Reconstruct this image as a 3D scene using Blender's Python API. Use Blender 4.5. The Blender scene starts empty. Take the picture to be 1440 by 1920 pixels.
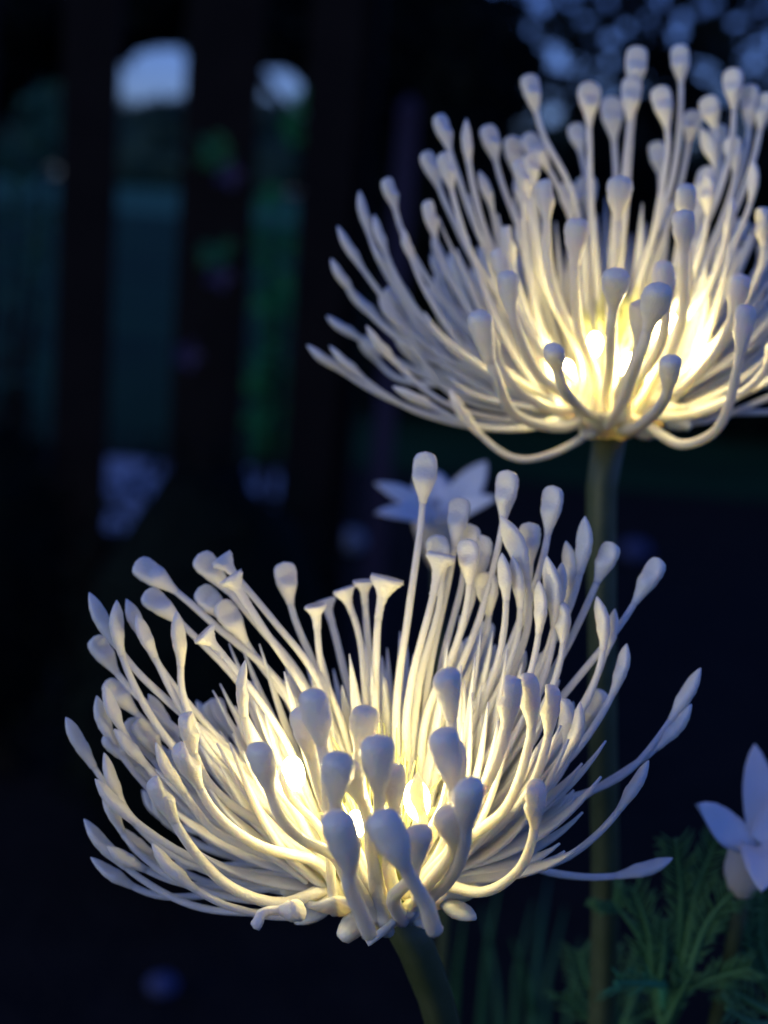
import bpy, math, random
import numpy as np
from mathutils import Vector

random.seed(7)
RNG = np.random.default_rng(11)
scene = bpy.context.scene
R = math.radians

# ------------------------------------------------------------------ camera
CAM_H = 0.75
PITCH = R(12.5)
ROLL = R(4.5)
LENS, SENS = 50.0, 36.0
FPX = LENS / SENS * 1920.0
cam_pos = np.array([0.0, 0.0, CAM_H])
_f = np.array([0, math.cos(PITCH), -math.sin(PITCH)])
_r0 = np.array([1.0, 0, 0])
_u0 = np.array([0, math.sin(PITCH), math.cos(PITCH)])
C_U = _u0 * math.cos(ROLL) - _r0 * math.sin(ROLL)
C_R = _r0 * math.cos(ROLL) + _u0 * math.sin(ROLL)
C_F = _f

cd = bpy.data.cameras.new('camera')
cd.sensor_fit = 'VERTICAL'
cd.sensor_height = SENS
cd.sensor_width = SENS
cd.lens = LENS
cd.clip_start = 0.01
cd.clip_end = 500
cd.dof.use_dof = True
cd.dof.focus_distance = 0.206
cd.dof.aperture_fstop = 12.5
cam = bpy.data.objects.new('camera', cd)
scene.collection.objects.link(cam)
from mathutils import Matrix
M3 = Matrix(((C_R[0], C_U[0], -C_F[0]), (C_R[1], C_U[1], -C_F[1]), (C_R[2], C_U[2], -C_F[2])))
cam.matrix_world = Matrix.Translation(Vector(cam_pos)) @ M3.to_4x4()
scene.camera = cam


def P(px, py, D):
    """photo pixel + depth along the view axis -> world point"""
    return cam_pos + D * (C_F + C_R * (px - 720) / FPX - C_U * (py - 960) / FPX)


def PY(px, py, Y):
    """photo pixel -> the world point at world distance Y in front of the camera"""
    d = C_F + C_R * (px - 720) / FPX - C_U * (py - 960) / FPX
    return cam_pos + d * (Y / d[1])


# ------------------------------------------------------------------ world, sun, exposure
world = bpy.data.worlds.new('World')
scene.world = world
world.use_nodes = True
wn = world.node_tree.nodes
wl = world.node_tree.links
bg = wn['Background']
sky = wn.new('ShaderNodeTexSky')
sky.sky_type = 'NISHITA'
sky.sun_disc = False
SUN_EL, SUN_ROT = R(7), R(240)
sky.sun_elevation = SUN_EL
sky.sun_rotation = SUN_ROT
sky.air_density = 1.0
sky.dust_density = 0.3
sky.ozone_density = 1.3
tint = wn.new('ShaderNodeMix')
tint.data_type = 'RGBA'
tint.blend_type = 'MULTIPLY'
tint.inputs['Factor'].default_value = 1.0
tint.inputs[7].default_value = (0.44, 0.71, 2.35, 1)
wl.new(sky.outputs[0], tint.inputs[6])
wl.new(tint.outputs[2], bg.inputs['Color'])
bg.inputs['Strength'].default_value = 0.10

sl = bpy.data.lights.new('sun', 'SUN')
sl.energy = 0.6
sl.angle = R(35)
sl.color = (1.0, 0.97, 0.62)
so = bpy.data.objects.new('sun', sl)
scene.collection.objects.link(so)
sd = Vector((math.sin(SUN_ROT) * math.cos(SUN_EL), math.cos(SUN_ROT) * math.cos(SUN_EL), math.sin(max(SUN_EL, R(7)))))
so.rotation_euler = sd.to_track_quat('Z', 'Y').to_euler()

vs = scene.view_settings
vs.view_transform = 'Standard'
vs.look = 'None'
vs.exposure = 0.0
vs.gamma = 1.0
vs.use_curve_mapping = False
scene.cycles.use_denoising = True
scene.cycles.denoiser = 'OPENIMAGEDENOISE'
scene.cycles.use_adaptive_sampling = False
scene.cycles.max_bounces = 10
scene.cycles.diffuse_bounces = 6
scene.cycles.sample_clamp_indirect = 8.0

# ------------------------------------------------------------------ materials


def mat(name, col, rough=0.6, sss=0.0, sss_scale=0.001, sss_rad=(1, .8, .55), var=None, vscale=20, bump=0, bscale=100,
        bdist=0.001, spec=0.5, emit=None, estr=0, transl=0):
    m = bpy.data.materials.new(name)
    m.use_nodes = True
    n, l = m.node_tree.nodes, m.node_tree.links
    b = n['Principled BSDF']
    b.inputs['Base Color'].default_value = (*col, 1)
    b.inputs['Roughness'].default_value = rough
    b.inputs['Specular IOR Level'].default_value = spec
    if sss:
        b.inputs['Subsurface Weight'].default_value = sss
        b.inputs['Subsurface Radius'].default_value = sss_rad
        b.inputs['Subsurface Scale'].default_value = sss_scale
    tc = n.new('ShaderNodeTexCoord')
    if var:
        t = n.new('ShaderNodeTexNoise')
        t.inputs['Scale'].default_value = vscale
        t.inputs['Detail'].default_value = 5
        l.new(tc.outputs['Object'], t.inputs['Vector'])
        mx = n.new('ShaderNodeMix')
        mx.data_type = 'RGBA'
        mr = n.new('ShaderNodeMapRange')
        mr.inputs[1].default_value = 0.35
        mr.inputs[2].default_value = 0.65
        l.new(t.outputs['Fac'], mr.inputs[0])
        l.new(mr.outputs[0], mx.inputs['Factor'])
        mx.inputs[6].default_value = (*col, 1)
        mx.inputs[7].default_value = (*var, 1)
        l.new(mx.outputs[2], b.inputs['Base Color'])
    if bump:
        t2 = n.new('ShaderNodeTexNoise')
        t2.inputs['Scale'].default_value = bscale
        t2.inputs['Detail'].default_value = 4
        l.new(tc.outputs['Object'], t2.inputs['Vector'])
        bm = n.new('ShaderNodeBump')
        bm.inputs['Strength'].default_value = bump
        bm.inputs['Distance'].default_value = bdist
        l.new(t2.outputs['Fac'], bm.inputs['Height'])
        l.new(bm.outputs['Normal'], b.inputs['Normal'])
    if emit:
        b.inputs['Emission Color'].default_value = (*emit, 1)
        b.inputs['Emission Strength'].default_value = estr
    if transl:
        tr = n.new('ShaderNodeBsdfTranslucent')
        tr.inputs['Color'].default_value = (*col, 1)
        ms = n.new('ShaderNodeMixShader')
        ms.inputs[0].default_value = transl
        out = n['Material Output']
        l.new(b.outputs[0], ms.inputs[1])
        l.new(tr.outputs[0], ms.inputs[2])
        l.new(ms.outputs[0], out.inputs['Surface'])
    return m


LED_COL = (1.0, 0.80, 0.35)
M = dict(
    stamen=mat('white_plastic', (.88, .85, .74), .33, sss=.85, sss_scale=.0021, sss_rad=(1, .9, .62), var=(.85, .82, .69),
               vscale=300, bump=.5, bscale=2300, bdist=.0004),
    petal=mat('white_petal_plastic', (.88, .85, .74), .45, sss=.85, sss_scale=.0024, sss_rad=(1, .85, .6), var=(.78, .76, .68),
              vscale=250, bump=.3, bscale=1100, bdist=.0003),
    hub=mat('cream_plastic', (.88, .84, .66), .5, sss=1.0, sss_scale=.004, sss_rad=(1, .8, .5), var=(.7, .64, .48), vscale=350,
            bump=.6, bscale=700, bdist=.0006),
    tuft=mat('pale_green_bristle', (.46, .48, .20), .5, transl=.15, var=(.56, .56, .30), vscale=300),
    core=mat('green_core', (.22, .27, .03), .55, var=(.3, .34, .05), vscale=400),
    led=mat('led', (.9, .9, .85), .3, emit=LED_COL, estr=88),
    wire=mat('clear_wire', (.45, .42, .3), .35),
    stem=mat('olive_stem', (.055, .075, .024), .5, var=(.075, .095, .036), vscale=180, bump=.3, bscale=500, bdist=.0004),
    star=mat('white_star_petal', (.94, .92, .86), .45, sss=.4, sss_scale=.001, var=(.90, .88, .82), vscale=120, bump=.2, bscale=500,
             bdist=.0004),
    tube=mat('warm_lit_flower_tube', (.86, .72, .52), .55, sss=.5, sss_scale=.0015, var=(.84, .76, .62), vscale=90),  # warm light on the star flower's throat is put into this cream
    fern=mat('feathery_green', (.085, .26, .085), .6, var=(.13, .33, .11), vscale=60, transl=.25),
    fern2=mat('feathery_blue_green', (.11, .50, .22), .6, var=(.09, .38, .17), vscale=60, transl=.25),
    grassleaf=mat('dark_leaf', (.03, .13, .045), .6, var=(.045, .17, .055), vscale=40, transl=.2),
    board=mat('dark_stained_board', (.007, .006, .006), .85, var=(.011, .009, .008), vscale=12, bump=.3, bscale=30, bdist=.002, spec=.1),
    post=mat('faint_lit_post', (.035, .030, .055), .8, var=(.028, .024, .045), vscale=10, spec=.1),  # faint light on the stake is put into this plum colour
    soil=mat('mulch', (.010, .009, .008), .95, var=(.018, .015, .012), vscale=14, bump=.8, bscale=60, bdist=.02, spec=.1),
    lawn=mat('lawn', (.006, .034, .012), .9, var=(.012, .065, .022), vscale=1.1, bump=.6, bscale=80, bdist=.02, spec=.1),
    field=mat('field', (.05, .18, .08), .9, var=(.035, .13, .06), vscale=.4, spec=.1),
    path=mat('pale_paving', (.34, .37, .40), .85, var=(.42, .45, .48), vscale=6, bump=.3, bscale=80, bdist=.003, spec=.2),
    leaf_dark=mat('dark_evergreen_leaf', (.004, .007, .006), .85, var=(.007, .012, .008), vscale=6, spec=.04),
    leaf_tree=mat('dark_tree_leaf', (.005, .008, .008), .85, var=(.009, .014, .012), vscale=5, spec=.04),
    leaf_green=mat('green_leaf', (.05, .42, .11), .7, var=(.03, .24, .07), vscale=9, spec=.2, transl=.2),
    leaf_teal=mat('teal_leaf', (.03, .14, .09), .7, var=(.02, .09, .06), vscale=6, spec=.2),
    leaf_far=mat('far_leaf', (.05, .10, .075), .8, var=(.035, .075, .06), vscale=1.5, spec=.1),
    leaf_vine=mat('vine_leaf', (.045, .26, .09), .7, var=(.03, .15, .07), vscale=9, spec=.2),
    bark=mat('bark', (.012, .010, .009), .9, bump=.5, bscale=40, bdist=.01, spec=.1),
    purple=mat('purple_petal', (.022, .014, .06), .7),
    stone=mat('pale_stone', (.20, .22, .26), .85, var=(.26, .28, .31), vscale=30, bump=.4, bscale=90, bdist=.004),
    bluestone=mat('blue_slate', (.05, .065, .16), .8, var=(.04, .05, .12), vscale=30, bump=.4, bscale=90, bdist=.004),
)

# ------------------------------------------------------------------ object helpers


def link(o):
    scene.collection.objects.link(o)
    return o


def tag(o, label=None, cat=None, group=None, kind=None):
    if label:
        o['label'] = label
    if cat:
        o['category'] = cat
    if group:
        o['group'] = group
    if kind:
        o['kind'] = kind
    return o


def empty(name, loc):
    o = bpy.data.objects.new(name, None)
    o.location = tuple(loc)
    o.empty_display_size = 0.02
    return link(o)


def mesh(name, V, F, material, parent=None, smooth=True, origin=None):
    """V in world coordinates; stored relative to the parent's (or given) origin"""
    V = np.asarray(V, float)
    org = np.zeros(3)
    p = parent
    while p is not None:
        org = org + np.array(p.location)
        p = p.parent
    loc = np.zeros(3)
    if parent is None and origin is not None:
        loc = np.asarray(origin, float)
        org = loc
    me = bpy.data.meshes.new(name)
    me.from_pydata((V - org).tolist(), [], F)
    me.materials.append(M[material])
    if smooth:
        me.polygons.foreach_set('use_smooth', [True] * len(me.polygons))
    me.update()
    o = bpy.data.objects.new(name, me)
    o.location = tuple(loc)
    link(o)
    if parent is not None:
        o.parent = parent
    return o


def nrm(v):
    n = np.linalg.norm(v)
    return v / n if n > 1e-12 else v


def catmull(pts, n):
    pts = np.asarray(pts, float)
    if len(pts) == 2:
        t = np.linspace(0, 1, n)[:, None]
        return pts[0] * (1 - t) + pts[1] * t
    ext = np.vstack([2 * pts[0] - pts[1], pts, 2 * pts[-1] - pts[-2]])
    out = []
    k = 16
    for i in range(1, len(ext) - 2):
        p0, p1, p2, p3 = ext[i - 1], ext[i], ext[i + 1], ext[i + 2]
        d = [max(np.linalg.norm(b - a), 1e-9) ** .5 for a, b in ((p0, p1), (p1, p2), (p2, p3))]
        t0, t1 = 0, d[0]
        t2, t3 = d[0] + d[1], sum(d)
        for t in np.linspace(t1, t2, k, endpoint=False):
            A1 = (t1 - t) / (t1 - t0) * p0 + (t - t0) / (t1 - t0) * p1
            A2 = (t2 - t) / (t2 - t1) * p1 + (t - t1) / (t2 - t1) * p2
            A3 = (t3 - t) / (t3 - t2) * p2 + (t - t2) / (t3 - t2) * p3
            B1 = (t2 - t) / (t2 - t0) * A1 + (t - t0) / (t2 - t0) * A2
            B2 = (t3 - t) / (t3 - t1) * A2 + (t - t1) / (t3 - t1) * A3
            out.append((t2 - t) / (t2 - t1) * B1 + (t - t1) / (t2 - t1) * B2)
    out.append(pts[-1])
    return resample(np.array(out), n)


def bezier(p0, p1, p2, p3, n):
    t = np.linspace(0, 1, 40)[:, None]
    c = (1 - t) ** 3 * p0 + 3 * (1 - t) ** 2 * t * p1 + 3 * (1 - t) * t * t * p2 + t ** 3 * p3
    return resample(c, n)


def cumlen(c):
    return np.concatenate([[0], np.cumsum(np.linalg.norm(np.diff(c, axis=0), axis=1))])


def resample(c, n):
    s = cumlen(c)
    q = np.linspace(0, s[-1], n)
    return np.stack([np.interp(q, s, c[:, k]) for k in range(3)], 1)


def at_len(c, q):
    s = cumlen(c)
    return np.stack([np.interp(q, s, c[:, k]) for k in range(3)], 1)


def rings_mesh(centers, T, N, W, w, th, seg=12, scoop=None, jitter=0.0, cap0=True, cap1=True, cup=None):
    """closed tube from elliptical rings; N thin axis (inward), W wide axis"""
    n = len(centers)
    a = np.linspace(0, 2 * math.pi, seg, endpoint=False)
    ca, sa = np.cos(a), np.sin(a)
    V = []
    for i in range(n):
        wx = w[i] * ca
        ny = th[i] * sa
        if scoop is not None and scoop[i] > 0:
            ny = ny - scoop[i] * th[i] * np.clip(sa, 0, 1) ** 1.5 * 1.3
        if jitter:
            j = 1 + RNG.normal(0, jitter, seg)
            wx, ny = wx * j, ny * j
        V.append(centers[i] + np.outer(wx, W[i]) + np.outer(ny, N[i]))
    V = np.vstack(V)
    F = []
    for i in range(n - 1):
        for k in range(seg):
            k2 = (k + 1) % seg
            F.append((i * seg + k, i * seg + k2, (i + 1) * seg + k2, (i + 1) * seg + k))
    ex = []
    if cap0:
        ex.append(centers[0] - T[0] * min(w[0], th[0]) * .4)
        b = len(V)
        for k in range(seg):
            F.append((b, (k + 1) % seg, k))
    if cap1:
        b = len(V) + len(ex)
        ex.append(centers[-1] + T[-1] * (min(w[-1], th[-1]) * .35 if cup is None else -cup))
        o = (n - 1) * seg
        for k in range(seg):
            F.append((b, o + k, o + (k + 1) % seg))
    if ex:
        V = np.vstack([V, np.array(ex)])
    return V, F


def frames(c, inward):
    T = np.gradient(c, axis=0)
    T /= np.linalg.norm(T, axis=1)[:, None]
    N = np.zeros_like(T)
    prev = None
    for i in range(len(c)):
        v = inward(c[i])
        v = v - T[i] * np.dot(v, T[i])
        if np.linalg.norm(v) < 1e-6:
            v = prev if prev is not None else np.array([0, 0, 1.0])
        v = nrm(v)
        if prev is not None:
            v = nrm(prev * .6 + v * .4)
            v = nrm(v - T[i] * np.dot(v, T[i]))
        prev = v
        N[i] = v
    W = np.cross(T, N)
    return T, N, W


def tube(c, rad, seg=10, ref=np.array([0, 0, 1.0]), flat=1.0):
    T, N, W = frames(c, lambda p: ref)
    rad = np.broadcast_to(np.asarray(rad, float), (len(c),))
    return rings_mesh(c, T, N, W, rad, rad * flat, seg)


def join(parts):
    V, F, b = [], [], 0
    for v, f in parts:
        V.append(np.asarray(v))
        F += [tuple(i + b for i in q) for q in f]
        b += len(v)
    return np.vstack(V), F


def box_vf(c0, c1):
    x0, y0, z0 = c0
    x1, y1, z1 = c1
    V = [(x0, y0, z0), (x1, y0, z0), (x1, y1, z0), (x0, y1, z0), (x0, y0, z1), (x1, y0, z1), (x1, y1, z1), (x0, y1, z1)]
    F = [(0, 3, 2, 1), (4, 5, 6, 7), (0, 1, 5, 4), (1, 2, 6, 5), (2, 3, 7, 6), (3, 0, 4, 7)]
    return np.array(V, float), F


def ball(c, r, seg=14, rings=9, noise=0.0):
    V, F = [], []
    for i in range(1, rings):
        th = math.pi * i / rings
        for k in range(seg):
            ph = 2 * math.pi * k / seg
            V.append((math.sin(th) * math.cos(ph), math.sin(th) * math.sin(ph), math.cos(th)))
    V += [(0, 0, 1), (0, 0, -1)]
    V = np.array(V)
    if noise:
        V = V * (1 + RNG.normal(0, noise, (len(V), 1)))
    for i in range(rings - 2):
        for k in range(seg):
            k2 = (k + 1) % seg
            F.append((i * seg + k, (i + 1) * seg + k, (i + 1) * seg + k2, i * seg + k2))
    a, b = len(V) - 2, len(V) - 1
    for k in range(seg):
        F.append((a, k, (k + 1) % seg))
        F.append((b, (rings - 2) * seg + (k + 1) % seg, (rings - 2) * seg + k))
    return V * np.asarray(r) + np.asarray(c), F


# ================================================================== SETTING
def sheet(name, pts, z, material):
    V = [(x, y, z) for x, y in pts]
    o = mesh(name, V, [tuple(range(len(V)))], material, smooth=False)
    o['kind'] = 'structure'
    return o


sheet('ground', [(-200, -60), (200, -60), (200, 300), (-200, 300)], 0.0, 'soil')
sheet('lawn', [(-40, 3.9), (40, 3.9), (60, 30), (-60, 30)], 0.004, 'lawn')
sheet('field', [(-60, 30.02), (60, 30.02), (160, 125), (-160, 125)], 0.008, 'field')


def leaves(n, sampler, size, flat=0.0):
    """loose leaf-shaped faces, each a folded 4-vertex blade"""
    V, F = [], []
    for i in range(n):
        p = sampler()
        if p is None:
            continue
        d = nrm(RNG.normal(size=3))
        s = nrm(np.cross(d, RNG.normal(size=3)))
        up = np.cross(d, s)
        L = size * RNG.uniform(.6, 1.3)
        w = L * RNG.uniform(.28, .42)
        b = len(V)
        V += [p - d * L * .5, p + s * w * .5 + up * w * .12, p + d * L * .5, p - s * w * .5 + up * w * .12]
        F += [(b, b + 1, b + 2), (b, b + 2, b + 3)]
    return np.array(V), F


def ell(c, r):
    def f():
        while True:
            v = RNG.uniform(-1, 1, 3)
            q = np.linalg.norm(v)
            if q < 1 and RNG.random() < .25 + .75 * q:
                return np.asarray(c) + v * np.asarray(r)
    return f


def multi(samplers):
    return lambda: samplers[RNG.integers(len(samplers))]()


# ---- paving beyond the fence: separate slabs
pv = empty('paved_path', (0, 3.4, 0.0))
tag(pv, kind='structure')
xa = PY(150, 900, 3.4)[0]
xb = PY(560, 900, 3.4)[0]
nx = 4
for i in range(nx):
    for j in range(2):
        x0 = xa + (xb - xa) * i / nx + .008
        x1 = xa + (xb - xa) * (i + 1) / nx - .008
        y0 = 2.82 + j * .44
        V, F = box_vf((x0, y0, 0.0), (x1, y0 + .425, .02 + RNG.uniform(0, .004)))
        mesh('paving_slab', V, F, 'path', pv, smooth=False)

# ---- slat fence
FY = 2.0


def px_at(px, row, Y):
    return PY(px, row, Y)[0]


fence = empty('slat_fence', (0, FY, 0))
tag(fence, 'tall dark stained fence of upright boards with wide gaps', 'fence')
boards = [(-560, -460), (-330, -235), (-110, -20), (108, 212), (333, 470), (556, 650)]
for a, b in boards:
    x0, x1 = px_at(a, 450, FY), px_at(b, 450, FY)
    t = .018 + RNG.uniform(-.002, .002)
    V, F = box_vf((x0, FY, .03), (x1, FY + t, 1.62 + RNG.uniform(-.02, .02)))
    mesh('board', V, F, 'board', fence, smooth=False)
for z in (.16, 1.36):
    V, F = box_vf((px_at(-560, 450, FY), FY + .024, z), (px_at(660, 450, FY), FY + .07, z + .07))
    mesh('rail', V, F, 'board', fence, smooth=False)
for a in (-510, 622):
    x = px_at(a, 450, FY)
    V, F = box_vf((x - .045, FY + .072, 0), (x + .045, FY + .16, 1.7))
    mesh('post', V, F, 'board', fence, smooth=False)

x0, x1 = px_at(728, 450, 1.8), px_at(768, 450, 1.8)
ztop = PY(748, 205, 1.8)[2]
V1, F1 = box_vf((x0, 1.8, 0), (x1, 1.8 + (x1 - x0), ztop))
pst = empty('garden_stake', ((x0 + x1) / 2, 1.8, 0))
tag(pst, 'slim faintly lit wooden stake standing just before the fence', 'stake')
mesh('shaft', V1, F1, 'post', pst, smooth=False)
cxs = (x0 + x1) / 2
cap = np.array([(x0 - .003, 1.797, ztop), (x1 + .003, 1.797, ztop), (x1 + .003, 1.803 + x1 - x0, ztop), (x0 - .003, 1.803 + x1 - x0, ztop), (cxs, 1.8 + (x1 - x0) / 2, ztop + .02)])
mesh('cap', cap, [(0, 1, 4), (1, 2, 4), (2, 3, 4), (3, 0, 4), (3, 2, 1, 0)], 'post', pst, smooth=False)


# ---- shrubs and trees of the background
def limb(p0, p1, r0, r1, sag=.1, seg=7):
    p0, p1 = np.asarray(p0), np.asarray(p1)
    mid = (p0 + p1) / 2 + RNG.normal(0, sag, 3) * np.linalg.norm(p1 - p0) * .5
    c = catmull([p0, mid, p1], 8)
    return tube(c, np.linspace(r0, r1, 8), seg, np.array([.3, .2, .9]))


def shrub(name, label, centers, size, n, material, base, cat='shrub', stems=4, core=True):
    o = empty(name, (base[0], base[1], 0))
    tag(o, label, cat)
    parts = []
    for i in range(stems):
        c, r = centers[i % len(centers)]
        parts.append(limb((base[0] + RNG.uniform(-.02, .02), base[1] + RNG.uniform(-.02, .02), -.01), c, .012, .004))
    V, F = join(parts)
    mesh('stem', V, F, 'bark', o)
    V, F = leaves(n, multi([ell(c, r) for c, r in centers]), size)
    mesh('foliage', V, F, material, o, smooth=False)
    if core:
        V, F = join([ball(c, np.asarray(r) * .8, 12, 8, .05) for c, r in centers])
        mesh('inner_foliage', V, F, material, o)
    return o


def PYs(px, py, Y):
    return PY(px, py, Y)


c = PYs(390, 1085, 1.45)
rad = 1.45 / FPX
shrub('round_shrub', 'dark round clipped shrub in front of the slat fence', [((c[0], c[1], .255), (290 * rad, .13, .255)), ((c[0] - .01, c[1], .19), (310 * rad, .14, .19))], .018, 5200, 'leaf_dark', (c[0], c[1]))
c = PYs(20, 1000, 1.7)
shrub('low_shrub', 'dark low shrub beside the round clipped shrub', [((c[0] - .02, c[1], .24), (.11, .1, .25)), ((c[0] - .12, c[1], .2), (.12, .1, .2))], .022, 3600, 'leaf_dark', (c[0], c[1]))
# green shrub seen through the gap
c = PYs(512, 640, 2.5)
shrub('green_shrub', 'bright green leafy shrub seen through a gap of the fence', [
    (PYs(500, 700, 2.5), (.05, .06, .05)), (PYs(525, 560, 2.5), (.045, .06, .09)), (PYs(512, 430, 2.5), (.04, .05, .08)), (PYs(505, 790, 2.5), (.05, .05, .07)), (PYs(572, 222, 2.5), (.035, .04, .05))],
    .035, 420, 'leaf_green', (c[0], c[1]), core=False, stems=5)
# foliage in the left gap
c = PYs(60, 260, 3.2)
shrub('teal_shrub', 'teal green leafy bush seen past the left end of the boards', [
    (PYs(90, 215, 3.2), (.06, .08, .08)), (PYs(35, 300, 3.2), (.10, .08, .045)), (PYs(60, 420, 3.2), (.09, .1, .12)), (PYs(50, 620, 3.2), (.1, .1, .2))],
    .035, 560, 'leaf_teal', (c[0], c[1]), core=False, stems=4)
# climbing plant on the second board
c = PYs(405, 480, 1.96)
vine = empty('climbing_vine', (c[0], 1.96, 0))
tag(vine, 'thin climbing vine with small leaf sprays and purple blooms on a fence board', 'vine')
pts = [PYs(x, y, 1.965) for x, y in ((385, 1010), (372, 820), (352, 670), (395, 560), (408, 480), (400, 380), (408, 290), (395, 240))]
pts.insert(0, np.array([pts[0][0] + .01, 1.965, -.005]))
V, F = tube(catmull(pts, 50), .0022, 6)
mesh('stem', V, F, 'bark', vine)
V, F = leaves(70, multi([ell(PYs(405, 285, 1.95), (.022, .012, .022)), ell(PYs(408, 475, 1.95), (.02, .012, .022))]), .03)
mesh('foliage', V, F, 'leaf_vine', vine, smooth=False)
for px, py in ((430, 325), (412, 515), (352, 665)):
    q = PYs(px, py, 1.945)
    parts = []
    for k in range(5):
        a = k * 1.2566
        d = np.array([math.cos(a), -.25, math.sin(a)])
        s = np.array([-math.sin(a), 0, math.cos(a)])
        V = np.array([q, q + d * .012 + s * .007, q + d * .022, q + d * .012 - s * .007])
        parts.append((V, [(0, 1, 2, 3)]))
    V, F = join(parts)
    mesh('bloom', V, F, 'purple', vine, smooth=False)

# far wood behind the field: one distant mass
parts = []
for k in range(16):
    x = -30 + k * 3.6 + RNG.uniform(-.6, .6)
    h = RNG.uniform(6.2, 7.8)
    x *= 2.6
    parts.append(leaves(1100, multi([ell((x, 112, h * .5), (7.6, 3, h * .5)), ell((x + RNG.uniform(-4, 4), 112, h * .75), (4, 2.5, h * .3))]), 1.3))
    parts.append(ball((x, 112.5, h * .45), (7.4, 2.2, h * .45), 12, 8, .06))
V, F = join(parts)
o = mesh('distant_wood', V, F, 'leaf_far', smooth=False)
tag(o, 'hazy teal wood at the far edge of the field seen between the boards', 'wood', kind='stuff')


def tree(name, label, base, clumps, Y, leaf, n_per, material, trunk_r=.07, core=0):
    o = empty(name, (base[0], base[1], 0))
    tag(o, label, 'tree')
    cs = [(PYs(px, py, Y + dy), np.array([rx * Y / FPX, .35, ry * Y / FPX])) for px, py, rx, ry, dy in clumps]
    top = np.mean([c for c, r in cs], axis=0)
    top[2] = max(top[2], 1.25)
    parts = [limb((base[0], base[1], -.03), (top[0], top[1], top[2]), trunk_r, trunk_r * .5, .06)]
    for c, r in cs:
        parts.append(limb(top + RNG.normal(0, .05, 3), c, trunk_r * .4, .01, .15))
    V, F = join(parts)
    mesh('trunk', V, F, 'bark', o)
    W = np.array([r[0] * r[2] for c, r in cs])
    W = W / W.sum()
    S = [ell(c, r) for c, r in cs]
    V, F = leaves(int(n_per * len(cs)), lambda: S[RNG.choice(len(S), p=W)](), leaf)
    mesh('crown', V, F, material, o, smooth=False)
    if core:
        V, F = join([ball(c, r * core, 12, 8, .06) for c, r in cs])
        mesh('inner_crown', V, F, material, o)
    return o


b = PYs(395, 900, 4.6)
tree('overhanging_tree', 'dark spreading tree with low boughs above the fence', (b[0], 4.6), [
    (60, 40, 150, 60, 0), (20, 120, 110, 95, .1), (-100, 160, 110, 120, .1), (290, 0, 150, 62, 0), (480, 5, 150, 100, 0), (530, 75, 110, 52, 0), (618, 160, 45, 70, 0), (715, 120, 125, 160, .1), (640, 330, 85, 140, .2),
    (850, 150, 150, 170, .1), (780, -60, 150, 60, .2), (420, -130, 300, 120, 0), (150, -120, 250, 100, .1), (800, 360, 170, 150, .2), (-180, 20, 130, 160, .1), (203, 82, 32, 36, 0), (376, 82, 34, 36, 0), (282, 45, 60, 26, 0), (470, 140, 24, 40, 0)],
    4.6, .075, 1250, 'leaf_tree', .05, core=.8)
b = PYs(1180, 600, 6.2)
tree('lacy_tree', 'tall dark tree with sky showing through its leaves behind the fence', (b[0], 6.2), [
    (1000, 60, 170, 190, 0), (1180, 120, 200, 150, .1), (1380, 120, 200, 160, 0), (1090, -60, 220, 120, .3), (1330, -80, 230, 140, .2), (1520, 0, 200, 220, .1),
    (1000, 260, 160, 130, 0), (1200, 290, 200, 120, 0), (1400, 290, 200, 120, 0)],
    6.2, .17, 150, 'leaf_tree', .09)

# dark evergreen hedge behind the right part of the fence
hx0, hx1 = px_at(650, 700, 5.0), 6.0
hedge = empty('evergreen_hedge', ((hx0 + hx1) / 2, 5.2, 0))
tag(hedge, 'dense dark evergreen hedge behind the fence below the lacy tree', 'hedge')
hz = PYs(1000, 250, 5.0)[2]
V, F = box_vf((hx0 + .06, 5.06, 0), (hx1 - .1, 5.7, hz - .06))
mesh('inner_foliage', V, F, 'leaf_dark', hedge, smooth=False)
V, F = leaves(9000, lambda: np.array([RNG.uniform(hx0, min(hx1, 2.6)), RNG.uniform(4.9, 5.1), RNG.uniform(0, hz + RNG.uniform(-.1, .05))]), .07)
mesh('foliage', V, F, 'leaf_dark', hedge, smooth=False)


def pebble(px, py, size, label, name='garden_stone', material='stone', grp=None):
    d = C_F + C_R * (px - 720) / FPX - C_U * (py - 960) / FPX
    t = (size * .3 - CAM_H) / d[2]
    p = cam_pos + d * t
    V, F = ball((p[0], p[1], size * .28), np.array([size * .5, size * .42, size * .34]), 16, 10, .03)
    o = mesh(name, V, F, material, None, origin=(p[0], p[1], 0))
    tag(o, label, 'stone', grp)


pebble(655, 1012, .075, 'pale rounded stone lying in the dark bed beside the slim stake')
pebble(1192, 1032, .07, 'dusky blue stone lying in the dark bed beside the tall olive stem', 'slate_stone', 'bluestone')
pebble(305, 1845, .03, 'tiny dark blue stone on the mulch before the round shrub', 'slate_stone', 'bluestone')

# ================================================================== LIT FLOWERS


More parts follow.
